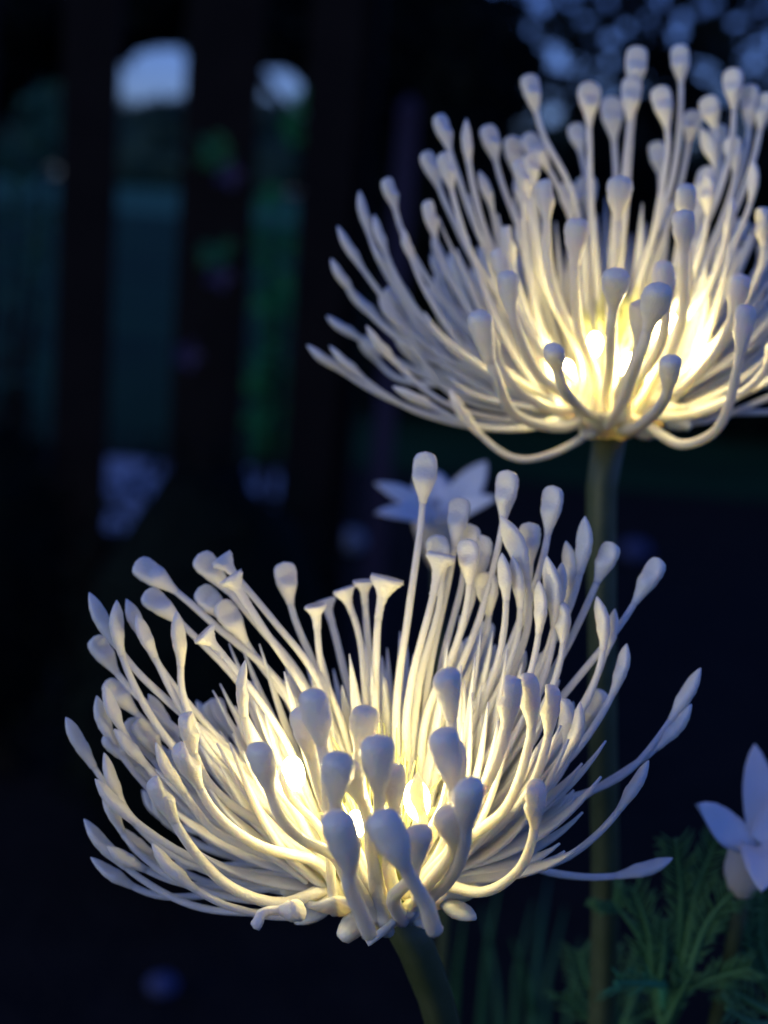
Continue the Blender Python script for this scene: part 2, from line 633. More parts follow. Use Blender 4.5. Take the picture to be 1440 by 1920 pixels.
class Flower:
    def __init__(self, label, hub_px, D0, axis_img, tilt, Rpx, stem_px, rf):
        self.D0 = D0
        self.px = D0 / FPX
        self.hub = P(*hub_px, D0)
        self.hub_px = hub_px
        a = nrm(C_R * axis_img[0] - C_U * axis_img[1])
        self.A = nrm(a * math.cos(tilt) - C_F * math.sin(tilt))       # flower axis
        self.X = nrm(C_R - self.A * np.dot(C_R, self.A))              # picture right
        self.B = np.cross(self.A, self.X)                             # away from or toward viewer
        if np.dot(self.B, C_F) > 0:
            self.B = -self.B                                          # toward viewer
        self.R = Rpx
        self.rf = rf
        pts = [self.hub - self.A * .004] + [P(x, y, D) for x, y, D in stem_px]
        last, prev = pts[-1], pts[-2]
        g = np.array([last[0] + (last[0] - prev[0]) * .6, last[1] + (last[1] - prev[1]) * .6, 0.0])
        pts.append(last * .5 + g * .5 + np.array([0, 0, 0]))
        g2 = g.copy()
        g2[2] = -.01
        pts.append(g2)
        self.root = empty('light_up_flower', (g[0], g[1], 0))
        tag(self.root, label, 'flower light', 'white flower lights with glowing bowls')
        V, F = self.stem_mesh(catmull(pts, 60))
        self.stem = mesh('stem', V, F, 'stem', self.root)

    def stem_mesh(self, c):
        T, N, W = frames(c, lambda p: -C_F)
        n = len(c)
        r = np.full(n, .0026)
        r[:3] = [.0030, .0028, .0027]
        seg = 14
        a = np.linspace(0, 2 * math.pi, seg, endpoint=False)
        ridg = 1 + .10 * np.cos(a * 4 + .6)
        V = np.vstack([c[i] + np.outer(r[i] * ridg * np.cos(a), W[i]) + np.outer(r[i] * ridg * np.sin(a), N[i]) for i in range(n)])
        F = [(i * seg + k, i * seg + (k + 1) % seg, (i + 1) * seg + (k + 1) % seg, (i + 1) * seg + k) for i in range(n - 1) for k in range(seg)]
        F.append(tuple(reversed(range(seg))))
        F.append(tuple((n - 1) * seg + k for k in range(seg)))
        return V, F

    def pos(self, az, r, h):
        """az: 0 = picture right, 90 = toward the viewer; lengths in metres"""
        return self.hub + (self.X * math.cos(az) + self.B * math.sin(az)) * r + self.A * h

    def local(self, p):
        d = p - self.hub
        x, b, h = np.dot(d, self.X), np.dot(d, self.B), np.dot(d, self.A)
        return math.atan2(b, x), math.hypot(x, b), h

    def inward(self, p):
        d = p - self.hub
        ax = self.hub + self.A * (np.dot(d, self.A) + .012)
        return ax - p

    def tip_depth(self, x, y, k):
        d = math.hypot(x - self.hub_px[0], y - self.hub_px[1])
        s = math.sqrt(max(self.R ** 2 - d ** 2, (.16 * self.R) ** 2))
        return k * s * self.px

    def traced(self, kind, x, y, k, sc=1.0, wp=(), root=None):
        dz = self.tip_depth(x, y, k)
        tip = P(x, y, self.D0 - dz)
        if root is not None:
            rt = P(root[0], root[1], self.D0 - root[2])
        else:
            az, r, h = self.local(tip)
            rt = self.pos(az, .0075 + RNG.uniform(-.002, .003), RNG.uniform(-.003, .001))
        if wp:
            path = [(x, y)] + list(wp)
            rp = self.project(rt)
            path.append(rp)
            seg = [math.hypot(path[i + 1][0] - path[i][0], path[i + 1][1] - path[i][1]) for i in range(len(path) - 1)]
            tot = sum(seg)
            d_root = np.dot(rt - cam_pos, C_F)
            d_tip = self.D0 - dz
            pts = [tip]
            acc = 0
            for i, (wx, wy) in enumerate(wp):
                acc += seg[i]
                s = 1 - acc / tot
                pts.append(P(wx, wy, d_root + (d_tip - d_root) * math.sin(s * math.pi / 2)))
            pts.append(rt)
            c = catmull(pts[::-1], 40)
        else:
            c = self.auto_curve(rt, tip)
        self.stamen(c, kind, sc, 1.0 + .5 * max(0, min(1, (k - .3) / .4)))

    def project(self, p):
        d = p - cam_pos
        z = np.dot(d, C_F)
        return (720 + FPX * np.dot(d, C_R) / z, 960 - FPX * np.dot(d, C_U) / z)

    def auto_curve(self, rt, tip, sag=None):
        az, r, h = self.local(tip)
        rad = self.X * math.cos(az) + self.B * math.sin(az)
        steep = max(0, min(1, h / (r + h + 1e-6)))
        L = np.linalg.norm(tip - rt)
        p1 = rt + rad * r * (.62 - .25 * steep) + self.A * h * (.02 if sag is None else sag)
        p2 = tip - nrm(self.A * (.75) + rad * (.35 + .2 * (1 - steep))) * L * .36
        return bezier(rt, p1, p2, tip, 40)

    def stamen(self, c, kind, sc=1.0, fat=1.0):
        rf = self.rf * fat * RNG.uniform(.93, 1.07)
        L = cumlen(c)[-1]
        wob = RNG.normal(0, .00035, (5, 3))
        wob[0] = wob[-1] = 0
        tt = np.linspace(0, 1, len(c))
        c = c + np.stack([np.interp(tt, np.linspace(0, 1, 5), wob[:, k]) for k in range(3)], 1) * np.sin(tt * math.pi)[:, None]
        bend = RNG.normal(0, .0006, 3)
        c = c + np.clip((tt - .72) / .28, 0, 1)[:, None] ** 2 * bend
        L = cumlen(c)[-1]
        Lh = min({'k': .0080, 's': .0082, 'f': .0046}[kind] * sc * RNG.uniform(.9, 1.12), L * .5)
        nt = 24
        qt = np.linspace(0, L - Lh * .72, nt)
        ct = at_len(c, qt)
        T, N, W = frames(ct, self.inward)
        u = qt / L
        w = rf * (1.15 - .36 * u)
        V, F = rings_mesh(ct, T, N, W, w, w * .88, 10, jitter=.022)
        o = mesh('stamen', V, F, 'stamen', self.root)
        # bulb: continues the filament, a little wider so that the two blend
        nh = 22
        qh = np.linspace(L - Lh, L, nh)
        t = np.linspace(0, 1, nh)
        if kind == 's':
            ch = at_len(c, qh)
            wm = .00142 * sc
            sh = np.interp(t, [0, .2, .42, .6, .78, .92, 1], [0, .25, .85, 1, .8, .4, .06])
            w = np.where(t < .45, rf * .87 * (1 - sh) + wm * sh, wm * sh)
            th = np.where(t < .45, rf * .77 * (1 - sh) + wm * .74 * sh, wm * .74 * sh)
            scoop = np.interp(t, [0, .35, .6, .9, 1], [0, 0, .45, .3, 0])
            cup = None
        elif kind == 'k':
            t = 1 - (1 - t) ** 1.5
            qh = L - Lh + Lh * t
            ch = at_len(c, qh)
            wm = .00205 * sc * (.92 + .08 * fat)
            sh = np.interp(t, [0, .12, .3, .5, .72, .87, .95, .985, 1], [0, .08, .42, .84, 1, .95, .76, .5, .2])
            w = np.where(t < .6, rf * .87 * (1 - sh) + wm * sh, wm * sh)
            th = np.where(t < .6, rf * .77 * (1 - sh) + wm * .88 * sh, wm * .88 * sh)
            scoop = np.interp(t, [0, .45, .7, .95, 1], [0, 0, .55, .45, 0])
            cup = None
        else:
            ch = at_len(c, qh)
            wm = .0019 * sc
            sh = np.interp(t, [0, .4, .6, .78, .9, 1], [0, .05, .2, .65, 1, .93])
            w = rf * .88 * (1 - sh) + wm * sh
            th = rf * .78 * (1 - sh) + wm * .62 * sh
            scoop = None
            cup = .0012
        ph, am = RNG.uniform(0, 6.28, 2), RNG.normal(0, .045, 2)
        irr = 1 + am[0] * np.sin(t * 4 + ph[0]) + am[1] * np.sin(t * 7 + ph[1])
        w = w * irr
        th = th * (1 + (irr - 1) * RNG.uniform(-1, 1))
        w[0] *= .72
        th[0] *= .72
        T, N, W = frames(ch, self.inward)
        V, F = rings_mesh(ch, T, N, W, w, th, 18, scoop=scoop, jitter=.010 if kind != 'f' else .06, cup=cup)
        mesh('bulb', V, F, 'stamen', o)

    def petal(self, az, r0, h0, L, elev, w, curl):
        rad = self.X * math.cos(az) + self.B * math.sin(az)
        rt = self.pos(az, r0, h0)
        d = rad * math.cos(elev) + self.A * math.sin(elev)
        tip = rt + d * L
        p1 = rt + nrm(rad * (math.cos(elev) + .5 * curl) + self.A * math.sin(elev) * (1 - curl)) * L * .4
        p2 = tip - nrm(d * .6 + self.A * .4) * L * .3
        c = bezier(rt, p1, p2, tip, 12)
        T, N, W = frames(c, self.inward)
        t = np.linspace(0, 1, 12)
        ww = w * np.interp(t, [0, .3, .6, .85, 1], [.8, 1, .8, .4, .06])
        V, F = rings_mesh(c, T, N, W, ww, ww * .38 + .0002, 8, jitter=.03, scoop=np.full(12, .4))
        mesh('petal', V, F, 'petal', self.root)

    def fill(self, n, az_rng, el_rng, R_rng, kinds, sc=(.85, 1.05), r0=.008):
        for i in range(n):
            az = R(RNG.uniform(*az_rng))
            el = R(RNG.uniform(*el_rng))
            Rm = RNG.uniform(*R_rng) * self.R * self.px
            tip = self.pos(az, Rm * math.cos(el), Rm * math.sin(el))
            rt = self.pos(az, r0 + RNG.uniform(-.002, .003), RNG.uniform(-.003, .002))
            self.stamen(self.auto_curve(rt, tip, RNG.uniform(-.06, .08)), kinds[RNG.integers(len(kinds))], RNG.uniform(*sc))

    def centre(self, leds, tuft_h, seed_lobes):
        # receptacle: shallow wavy dish
        seg, rings = 40, 9
        prof = [(.001, -.0055), (.0050, -.0050), (.0090, -.0028), (.0116, -.0003), (.0130, .0016), (.0122, .0021), (.0088, -.0014), (.0048, -.0038), (.0004, -.0044)]
        V, F = [], []
        ph = RNG.uniform(0, 6.28, 4)
        for i, (r, h) in enumerate(prof):
            for k in range(seg):
                a = 2 * math.pi * k / seg
                e = r / .0128
                rr = r * (1 + .16 * e * math.sin(5 * a + ph[0]) + .10 * e * math.sin(9 * a + ph[1]) + .07 * e * math.sin(14 * a + ph[2]))
                hh = h + .0009 * e * math.sin(6 * a + ph[3]) + RNG.normal(0, .00012)
                V.append(self.pos(a, rr, hh))
        for i in range(len(prof) - 1):
            for k in range(seg):
                k2 = (k + 1) % seg
                F.append((i * seg + k, i * seg + k2, (i + 1) * seg + k2, (i + 1) * seg + k))
        hubm = mesh('receptacle', V, F, 'hub', self.root)
        # moulded webs, lobes and sprue ends round the rim
        for az, r, h, s, el in seed_lobes:
            a = R(az)
            p = self.pos(a, r, h)
            rad = self.X * math.cos(a) + self.B * math.sin(a)
            Vb, Fb = ball((0, 0, 0), 1, 12, 8, .06)
            T = np.cross(self.A, rad)
            s = s * .62
            Vb = p + np.outer(Vb[:, 0] * s * el, rad) + np.outer(Vb[:, 1] * s, T) + np.outer(Vb[:, 2] * s * .75, self.A)
            mesh('sprue', Vb, Fb, 'hub', hubm)
        # green core and bristles
        base = self.pos(0, 0, -.0042)
        c = catmull([base, self.pos(R(60), .0005, tuft_h * .4), self.pos(R(200), .0008, tuft_h * .72)], 12)
        T, N, W = frames(c, lambda p: -C_F)
        r = np.interp(np.linspace(0, 1, 12), [0, .3, .7, 1], [.0022, .0027, .0022, .0004])
        V, F = rings_mesh(c, T, N, W, r, r, 10, jitter=.05)
        mesh('core', V, F, 'core', self.root)
        parts = []
        for i in range(190):
            az = RNG.uniform(0, 6.283)
            r0 = RNG.uniform(.0008, .0052)
            h = tuft_h * RNG.uniform(.55, 1.05) * (1.05 - r0 / .012)
            sp = r0 * RNG.uniform(1.1, 2.1)
            p0 = self.pos(az, r0, tuft_h * RNG.uniform(.05, .35))
            p2 = self.pos(az + RNG.normal(0, .3), sp, h)
            p1 = (p0 + p2) / 2 + RNG.normal(0, .0004, 3)
            cc = catmull([p0, p1, p2], 5)
            parts.append(tube(cc, np.linspace(.00034, .0001, 5), 5))
        V, F = join(parts)
        o = mesh('bristle_tuft', V, F, 'tuft', self.root)
        o['kind'] = 'stuff'
        # LEDs on thin wires
        for (px, py, dz, s) in leds:
            p = P(px, py, self.D0 - dz)
            V, F = ball(p, .0017 * s, 16, 10)
            V = V + np.outer((V - p) @ self.A, self.A) * .7
            l = mesh('light_bulb', V, F, 'led', self.root)
            az, r, h = self.local(p)
            q = self.pos(az, max(r * .6, .003), .001)
            V, F = tube(catmull([q, (q + p) / 2 + self.A * .001, p - self.A * .0015], 8), .00045, 6)
            mesh('lead_wire', V, F, 'wire', l)


# ---------------------------------------------------------------- lower flower
lower = Flower('lit white spider flower light on the short leaning stem, lower of the two', (725, 1640), .222, (-.10, -1), R(24), 610,
               [(790, 1800, .228), (830, 1920, .235), (850, 2080, .245)], .00066)
LO = [
    # back left group
    ('k', 266, 1048, -.5, 1.05, [(400, 1165), (540, 1300)]),
    ('k', 372, 1036, -.8, .95, [(470, 1160), (580, 1300)]),
    ('f', 412, 1052, -.4, 1.05, [(520, 1170), (600, 1280)]),
    ('f', 432, 1082, -.1, 1.15, [(500, 1190), (590, 1330)]),
    ('k', 272, 1110, -.3, .95, [(350, 1180), (480, 1320)]),
    ('k', 385, 1095, -.7, 1.0, [(470, 1220), (570, 1340)]),
    ('k', 420, 1130, -.4, .95, [(480, 1230), (580, 1370)]),
    ('s', 165, 1116, .1, 1.15, [(225, 1220), (340, 1340), (520, 1500)]),
    ('s', 224, 1123, .2, 1.05, [(226, 1220), (280, 1350), (450, 1520)]),
    ('s', 252, 1125, -.2, 1.0, [(290, 1230), (400, 1370)]),
    ('s', 328, 1132, .3, 1.05, [(338, 1220), (345, 1310), (420, 1440)]),
    ('s', 262, 1162, .25, 1.0, [(295, 1240), (350, 1340), (480, 1480)]),
    ('k', 182, 1195, -.4, .95, [(240, 1290), (400, 1430)]),
    ('k', 195, 1265, -.5, .9, [(280, 1360), (450, 1490)]),
    ('f', 382, 1182, .25, 1.15, [(445, 1262), (540, 1400)]),
    ('s', 166, 1298, .1, 1.1, [(215, 1400), (330, 1520), (500, 1590)]),
    ('s', 192, 1284, .2, 1.0, [(230, 1370), (320, 1480), (480, 1570)]),
    ('s', 127, 1347, .05, 1.15, [(190, 1460), (290, 1580), (440, 1650), (600, 1670)]),
    ('s', 188, 1414, .25, 1.0, [(240, 1520), (350, 1610), (520, 1650)]),
    ('s', 184, 1456, .4, 1.1, [(250, 1540), (370, 1615), (540, 1640)]),
    ('s', 190, 1488, .1, 1.0, [(245, 1580), (370, 1670), (540, 1690)]),
    ('s', 149, 1535, .1, 1.15, [(235, 1625), (340, 1690), (460, 1712), (580, 1712)]),
    ('s', 461, 1226, .55, 1.0, [(455, 1330), (485, 1430), (560, 1530)]),
    ('k', 350, 1330, .45, .9, [(365, 1410), (430, 1510), (560, 1590)]),
    ('s', 284, 1384, .4, 1.0, [(330, 1470), (400, 1560), (540, 1620)]),
    ('k', 236, 1345, -.2, .9, [(300, 1440), (450, 1560)]),
    ('k', 260, 1350, -.1, .9, [(330, 1450), (470, 1560)]),
    ('k', 336, 1395, .62, 1.0, [(395, 1505), (480, 1580), (600, 1620)]),
    ('k', 290, 1462, .6, .92, [(345, 1570), (430, 1665), (530, 1695)]),
    ('k', 488, 1402, .8, 1.0, [(515, 1505), (565, 1575), (630, 1612)]),
    ('s', 284, 1590, .35, 1.2, [(360, 1660), (450, 1705), (560, 1715)]),
    # top back
    ('k', 524, 1058, -1.0, .95, [(548, 1150), (590, 1250)]),
    ('f', 588, 1130, -.2, 1.0, [(602, 1220), (640, 1360)]),
    ('f', 634, 1108, -.4, 1.0, [(672, 1190), (690, 1330)]),
    ('f', 620, 1134, -.6, .95, [(640, 1230), (670, 1350)]),
    ('f', 678, 1078, -.6, .95, [(690, 1200), (705, 1330)]),
    ('f', 722, 1078, -.15, 1.45, [(705, 1180), (705, 1330)]),
    ('k', 798, 862, -.3, 1.05, [(790, 980), (768, 1150), (745, 1330)]),
    ('k', 862, 938, -.7, .95, [(845, 1080), (810, 1250)]),
    ('k', 878, 985, -.9, 1.0, [(865, 1100), (820, 1270)]),
    ('k', 900, 1000, -.8, 1.05, [(890, 1110), (830, 1290)]),
    ('k', 825, 993, -.6, .95, [(830, 1120), (790, 1280)]),
    ('f', 822, 1032, -.1, 1.35, [(808, 1130), (775, 1260), (760, 1380)]),
    ('k', 872, 1015, -.2, .95, [(880, 1110), (860, 1210), (800, 1370)]),
    ('k', 942, 890, -.4, 1.0, [(938, 1000), (905, 1140), (830, 1330)]),
    ('s', 956, 966, -.05, 1.4, [(988, 1070), (990, 1170), (930, 1320)]),
    ('k', 996, 980, -.5, .95, [(990, 1090), (940, 1240)]),
    ('k', 1036, 914, -.3, .95, [(1022, 1020), (985, 1130), (900, 1330)]),
    ('s', 1100, 962, -.3, 1.2, [(1090, 1060), (1060, 1150), (960, 1340)]),
    ('s', 1064, 1008, -.5, 1.15, [(1070, 1090), (1040, 1190), (930, 1380)]),
    ('k', 1140, 1014, -.35, .95, [(1110, 1110), (1060, 1220), (930, 1420)]),
    ('k', 1232, 1070, -.25, .95, [(1180, 1150), (1090, 1260), (930, 1460)]),
    ('s', 926, 1030, .2, .95, [(945, 1120), (935, 1220), (880, 1370)]),
    ('s', 966, 1052, .1, .95, [(975, 1140), (945, 1260), (870, 1420)]),
    ('k', 915, 1070, -.5, .95, [(915, 1180), (860, 1320)]),
    ('s', 1024, 1038, .15, 1.3, [(1038, 1150), (1015, 1270), (920, 1450)]),
    ('s', 1046, 1066, -.1, 1.0, [(1040, 1170), (1000, 1290), (900, 1450)]),
    ('k', 1058, 1122, .2, .85, [(1060, 1200), (1025, 1310), (920, 1470)]),
    ('s', 1010, 1085, .3, 1.05, [(1012, 1170), (985, 1290), (890, 1450)]),
    ('s', 1124, 1122, .2, 1.1, [(1135, 1210), (1100, 1330), (960, 1500)]),
    ('s', 1162, 1135, -.1, 1.0, [(1140, 1210), (1080, 1330), (940, 1480)]),
    ('s', 1172, 1208, .15, 1.1, [(1150, 1300), (1080, 1410), (930, 1530)]),
    ('s', 1300, 1250, .05, 1.2, [(1250, 1355), (1170, 1445), (1040, 1500), (900, 1560)]),
    ('s', 1298, 1322, .1, 1.2, [(1225, 1410), (1110, 1480), (980, 1545), (880, 1590)]),
    ('s', 1212, 1425, .3, 1.1, [(1150, 1530), (1060, 1605), (940, 1648), (850, 1650)]),
    ('s', 1254, 1614, -.2, 1.2, [(1150, 1646), (1050, 1640), (930, 1606), (860, 1600)]),
    ('s', 1094, 1298, .35, 1.1, [(1072, 1400), (1010, 1490), (880, 1580)]),
    ('k', 1052, 1308, .2, .85, [(1060, 1390), (1000, 1480), (900, 1570)]),
    # front right
    ('k', 1024, 1285, .55, .9, [(1028, 1390), (990, 1490), (880, 1590)]),
    ('k', 988, 1268, .62, .95, [(1000, 1380), (965, 1480), (860, 1590)]),
    ('k', 948, 1270, .7, .98, [(948, 1370), (915, 1470), (830, 1590)]),
    ('k', 1006, 1462, .6, .95, [(1000, 1560), (968, 1640), (910, 1672), (830, 1660)]),
    ('k', 832, 1272, .8, 1.0, [(850, 1370), (850, 1450), (800, 1590)]),
    ('k', 822, 1382, .85, 1.05, [(850, 1480), (855, 1560), (800, 1640)]),
    ('k', 845, 1400, .7, .8, [(862, 1480), (840, 1580)]),
    ('k', 878, 1455, .9, 1.05, [(872, 1570), (850, 1650), (800, 1692)]),
    ('k', 838, 1520, .75, .9, [(850, 1590), (800, 1660)]),
    # front middle
    ('k', 592, 1308, .85, 1.05, [(607, 1420), (620, 1520), (670, 1630)]),
    ('k', 570, 1335, .7, .95, [(590, 1440), (620, 1540), (680, 1620)]),
    ('k', 672, 1324, .7, .95, [(675, 1430), (690, 1540), (700, 1630)]),
    ('k', 694, 1376, .92, 1.1, [(710, 1490), (712, 1590), (705, 1660)]),
    ('k', 624, 1402, .9, 1.0, [(627, 1510), (640, 1600), (680, 1680)]),
    ('k', 655, 1432, .75, .95, [(685, 1530), (700, 1610)]),
    ('k', 738, 1436, .75, .95, [(740, 1530), (730, 1620)]),
    ('k', 630, 1524, .92, 1.15, [(655, 1620), (680, 1710)], (692, 1752, .032)),
    ('k', 720, 1540, .92, 1.15, [(760, 1620), (795, 1700)], (815, 1745, .032)),
    ('k', 785, 1552, .8, .95, [(775, 1630), (740, 1680)]),
    ('s', 790, 1440, .5, .8, [(783, 1490), (790, 1540), (760, 1600)]),
    ('s', 528, 1432, .42, .65, [(545, 1490), (610, 1570)]),
    ('s', 590, 1250, -.1, .9, [(610, 1330), (650, 1450)]),
    ('s', 925, 1240, -.1, .9, [(890, 1330), (820, 1450)]),
    ('k', 560, 1705, .45, .95, [(500, 1712)], (478, 1738, .024)),
]
for row in LO:
    lower.traced(*row)
# stamens behind the traced ones
lower.fill(20, (182, 250), (6, 36), (.75, .97), 'sssk')
lower.fill(16, (-70, -14), (22, 42), (.72, .93), 'sssk')
for i in range(46):
    az = R(RNG.uniform(195, 345))
    lower.petal(az, RNG.uniform(.007, .012), RNG.uniform(-.001, .003), RNG.uniform(.024, .036), R(RNG.uniform(44, 78)), RNG.uniform(.0008, .0014), RNG.uniform(0, .4))
lower.fill(9, (175, 215), (0, 16), (.72, .95), 's')
for i in range(78):
    az = R(RNG.uniform(165, 375))
    lower.petal(az, RNG.uniform(.009, .013), RNG.uniform(0, .004), RNG.uniform(.020, .031), R(RNG.uniform(34, 74)), RNG.uniform(.0014, .0022), RNG.uniform(0, .5))
for i in range(16):
    az = R(RNG.choice([RNG.uniform(160, 205), RNG.uniform(-20, 22)]))
    lower.petal(az, RNG.uniform(.009, .013), RNG.uniform(-.001, .002), RNG.uniform(.015, .025), R(RNG.uniform(18, 42)), RNG.uniform(.0013, .002), RNG.uniform(.2, .6))
lower.centre([(550, 1450, .011, 1.0), (782, 1500, .015, 1.15), (668, 1545, .012, .8), (716, 1420, .009, .6)], .030,
             [(122, .0098, -.0024, .0034, 1.8), (60, .0096, -.0018, .0026, 1.8), (38, .0135, -.001, .0026, 2.0), (152, .013, -.0015, .0026, 2.0), (18, .0135, 0, .0024, 2.2), (172, .0135, 0, .0024, 2.2)])

# ---------------------------------------------------------------- upper flower
upper = Flower('lit white spider flower light raised on the taller straight olive stem', (1148, 762), .272, (.0, -1), R(20), 600,
               [(1132, 850, .274), (1130, 1300, .278), (1128, 1920, .29)], .00068)
UP = [
    ('s', 571, 643, .1, 1.1, [(660, 705), (770, 760), (920, 795), (1050, 790)]),
    ('s', 615, 638, .2, 1.05, [(690, 715), (790, 775), (930, 800)]),
    ('s', 610, 592, -.5, 1.1, [(700, 650), (830, 715), (1000, 760)]),
    ('s', 690, 608, .35, 1.05, [(750, 690), (840, 760), (980, 790)]),
    ('s', 620, 482, .05, 1.1, [(680, 575), (780, 660), (960, 740)]),
    ('s', 640, 422, 0, 1.1, [(690, 520), (780, 630), (960, 730)]),
    ('s', 658, 358, -.2, 1.1, [(710, 480), (800, 610), (970, 720)]),
    ('s', 698, 392, .15, 1.1, [(735, 500), (820, 630), (980, 740)]),
    ('k', 733, 344, -.1, .9, [(760, 450), (850, 590), (1000, 720)]),
    ('s', 650, 540, -.3, 1.2, [(740, 620), (860, 690), (1010, 740)]),
    ('s', 752, 420, .2, 1.0, [(790, 530), (870, 650), (1000, 740)]),
    ('k', 829, 204, -.1, 1.0, [(852, 310), (900, 440), (1030, 640)]),
    ('s', 878, 232, .1, 1.0, [(880, 320), (905, 430), (1020, 620)]),
    ('k', 808, 272, -.3, 1.0, [(835, 380), (890, 490), (1020, 660)]),
    ('k', 843, 295, .3, .95, [(855, 390), (890, 500), (1010, 660)]),
    ('k', 800, 380, .1, .9, [(830, 490), (900, 600), (1030, 710)]),
    ('k', 913, 232, -.3, 1.05, [(940, 340), (990, 460), (1070, 640)]),
    ('k', 955, 245, -.5, 1.0, [(975, 350), (1020, 480), (1080, 640)]),
    ('k', 988, 146, -.8, 1.05, [(1015, 250), (1075, 370), (1110, 560)]),
    ('k', 984, 250, -.3, 1.05, [(1045, 345), (1085, 450), (1110, 600)]),
    ('k', 1100, 154, -.4, 1.05, [(1105, 270), (1110, 400), (1125, 600)]),
    ('k', 1078, 220, -.8, .9, [(1095, 320), (1110, 430), (1130, 600)]),
    ('k', 1140, 190, -.9, 1.1, [(1150, 290), (1150, 410), (1140, 600)]),
    ('k', 1182, 148, -.6, 1.05, [(1178, 270), (1165, 400), (1150, 600)]),
    ('k', 1192, 84, -.7, 1.1, [(1188, 200), (1178, 340), (1155, 580)]),
    ('k', 1236, 166, -.3, 1.0, [(1255, 270), (1235, 400), (1180, 600)]),
    ('k', 1276, 86, -.9, 1.0, [(1278, 190), (1265, 330), (1190, 570)]),
    ('k', 1288, 210, -.6, .95, [(1282, 310), (1250, 430), (1190, 610)]),
    ('k', 1225, 265, -.6, .95, [(1240, 360), (1220, 470), (1170, 620)]),
    ('k', 1328, 172, -.5, 1.0, [(1345, 270), (1310, 400), (1215, 600)]),
    ('k', 1378, 136, -.2, 1.0, [(1375, 240), (1340, 380), (1230, 600)]),
    ('k', 1408, 158, -.4, 1.0, [(1400, 270), (1350, 410), (1240, 610)]),
    ('k', 1438, 178, -.3, 1.0, [(1415, 290), (1365, 420), (1245, 620)]),
    ('s', 1322, 238, -.2, 1.0, [(1345, 320), (1320, 430), (1225, 620)]),
    ('k', 1352, 225, -.8, .95, [(1350, 330), (1310, 440), (1210, 620)]),
    ('s', 1418, 296, .2, 1.0, [(1410, 380), (1360, 490), (1250, 640)]),
    ('k', 1328, 325, .3, .9, [(1325, 420), (1290, 530), (1220, 660)]),
    ('s', 1356, 368, .4, 1.0, [(1358, 460), (1320, 560), (1230, 670)]),
    ('k', 1376, 250, -.1, .95, [(1380, 340), (1330, 470), (1230, 640)]),
    # front row
    ('k', 1027, 336, .6, .95, [(1030, 440), (1045, 560), (1100, 690)]),
    ('k', 985, 305, .3, .95, [(995, 400), (1020, 520), (1090, 680)]),
    ('k', 1163, 340, .55, 1.1, [(1155, 450), (1150, 560), (1148, 690)]),
    ('k', 1080, 410, .65, .98, [(1078, 510), (1085, 620), (1115, 720)]),
    ('k', 1286, 355, .6, 1.0, [(1288, 470), (1285, 570), (1220, 720)]),
    ('k', 1282, 398, .75, .95, [(1282, 490), (1278, 600), (1215, 730)]),
    ('k', 955, 430, .3, .9, [(965, 510), (1000, 610), (1080, 720)]),
    ('k', 940, 468, .5, .85, [(955, 550), (1000, 640), (1080, 730)]),
    ('k', 948, 508, .7, .95, [(960, 600), (1000, 690), (1070, 750)]),
    ('k', 1151, 500, .85, 1.05, [(1150, 610), (1145, 700), (1140, 750)]),
    ('k', 1247, 476, .7, .95, [(1245, 570), (1230, 660), (1180, 740)]),
    ('k', 1238, 544, .9, 1.1, [(1205, 650), (1170, 750)], (1140, 800, .012)),
    ('k', 1208, 552, .75, 1.0, [(1195, 650), (1170, 730)]),
    ('k', 893, 580, .75, 1.05, [(918, 690), (960, 775), (1060, 800)]),
    ('k', 914, 608, .55, .9, [(940, 690), (990, 750), (1080, 770)]),
    ('k', 1026, 652, .9, .85, [(1055, 725), (1110, 778)]),
    ('k', 1258, 664, .9, .85, [(1250, 740), (1195, 800)]),
    ('k', 1392, 515, .7, 1.0, [(1365, 620), (1300, 720), (1210, 770)]),
    ('k', 1394, 572, .75, .95, [(1385, 690), (1350, 800), (1280, 832), (1210, 800)]),
    ('k', 1434, 390, .4, 1.0, [(1430, 490), (1370, 610), (1260, 720)]),
    ('s', 845, 735, .25, 1.2, [(895, 815), (960, 858), (1040, 852), (1100, 810)]),
    ('s', 745, 715, .3, 1.1, [(810, 760), (880, 795), (1000, 800)]),
    # beyond the right edge of the picture
    ('s', 1530, 560, .1, 1.1, [(1480, 660), (1390, 740), (1270, 780)]),
    ('s', 1600, 590, .1, 1.1, [(1530, 690), (1410, 760), (1270, 790)]),
    ('s', 1520, 430, .2, 1.1, [(1490, 540), (1410, 650), (1270, 740)]),
    ('s', 1560, 350, 0, 1.1, [(1520, 480), (1430, 600), (1270, 720)]),
    ('k', 1490, 300, -.1, 1.0, [(1470, 410), (1390, 550), (1260, 700)]),
    ('s', 1640, 480, 0, 1.1, [(1570, 600), (1450, 700), (1290, 770)]),
    ('k', 1460, 620, .6, 1.0, [(1430, 700), (1350, 760), (1230, 780)]),
]
for row in UP:
    upper.traced(*row)
upper.fill(24, (182, 250), (6, 38), (.74, .96), 'sssk')
upper.fill(24, (-70, 2), (8, 40), (.74, .95), 'sssk')
upper.fill(8, (215, 325), (36, 60), (.74, .9), 'ks')
for i in range(50):
    az = R(RNG.uniform(195, 345))
    upper.petal(az, RNG.uniform(.008, .013), RNG.uniform(-.001, .003), RNG.uniform(.028, .042), R(RNG.uniform(44, 80)), RNG.uniform(.0009, .0015), RNG.uniform(0, .4))
for i in range(64):
    az = R(RNG.uniform(165, 375))
    upper.petal(az, RNG.uniform(.010, .014), RNG.uniform(0, .004), RNG.uniform(.022, .036), R(RNG.uniform(36, 76)), RNG.uniform(.0015, .0023), RNG.uniform(0, .5))
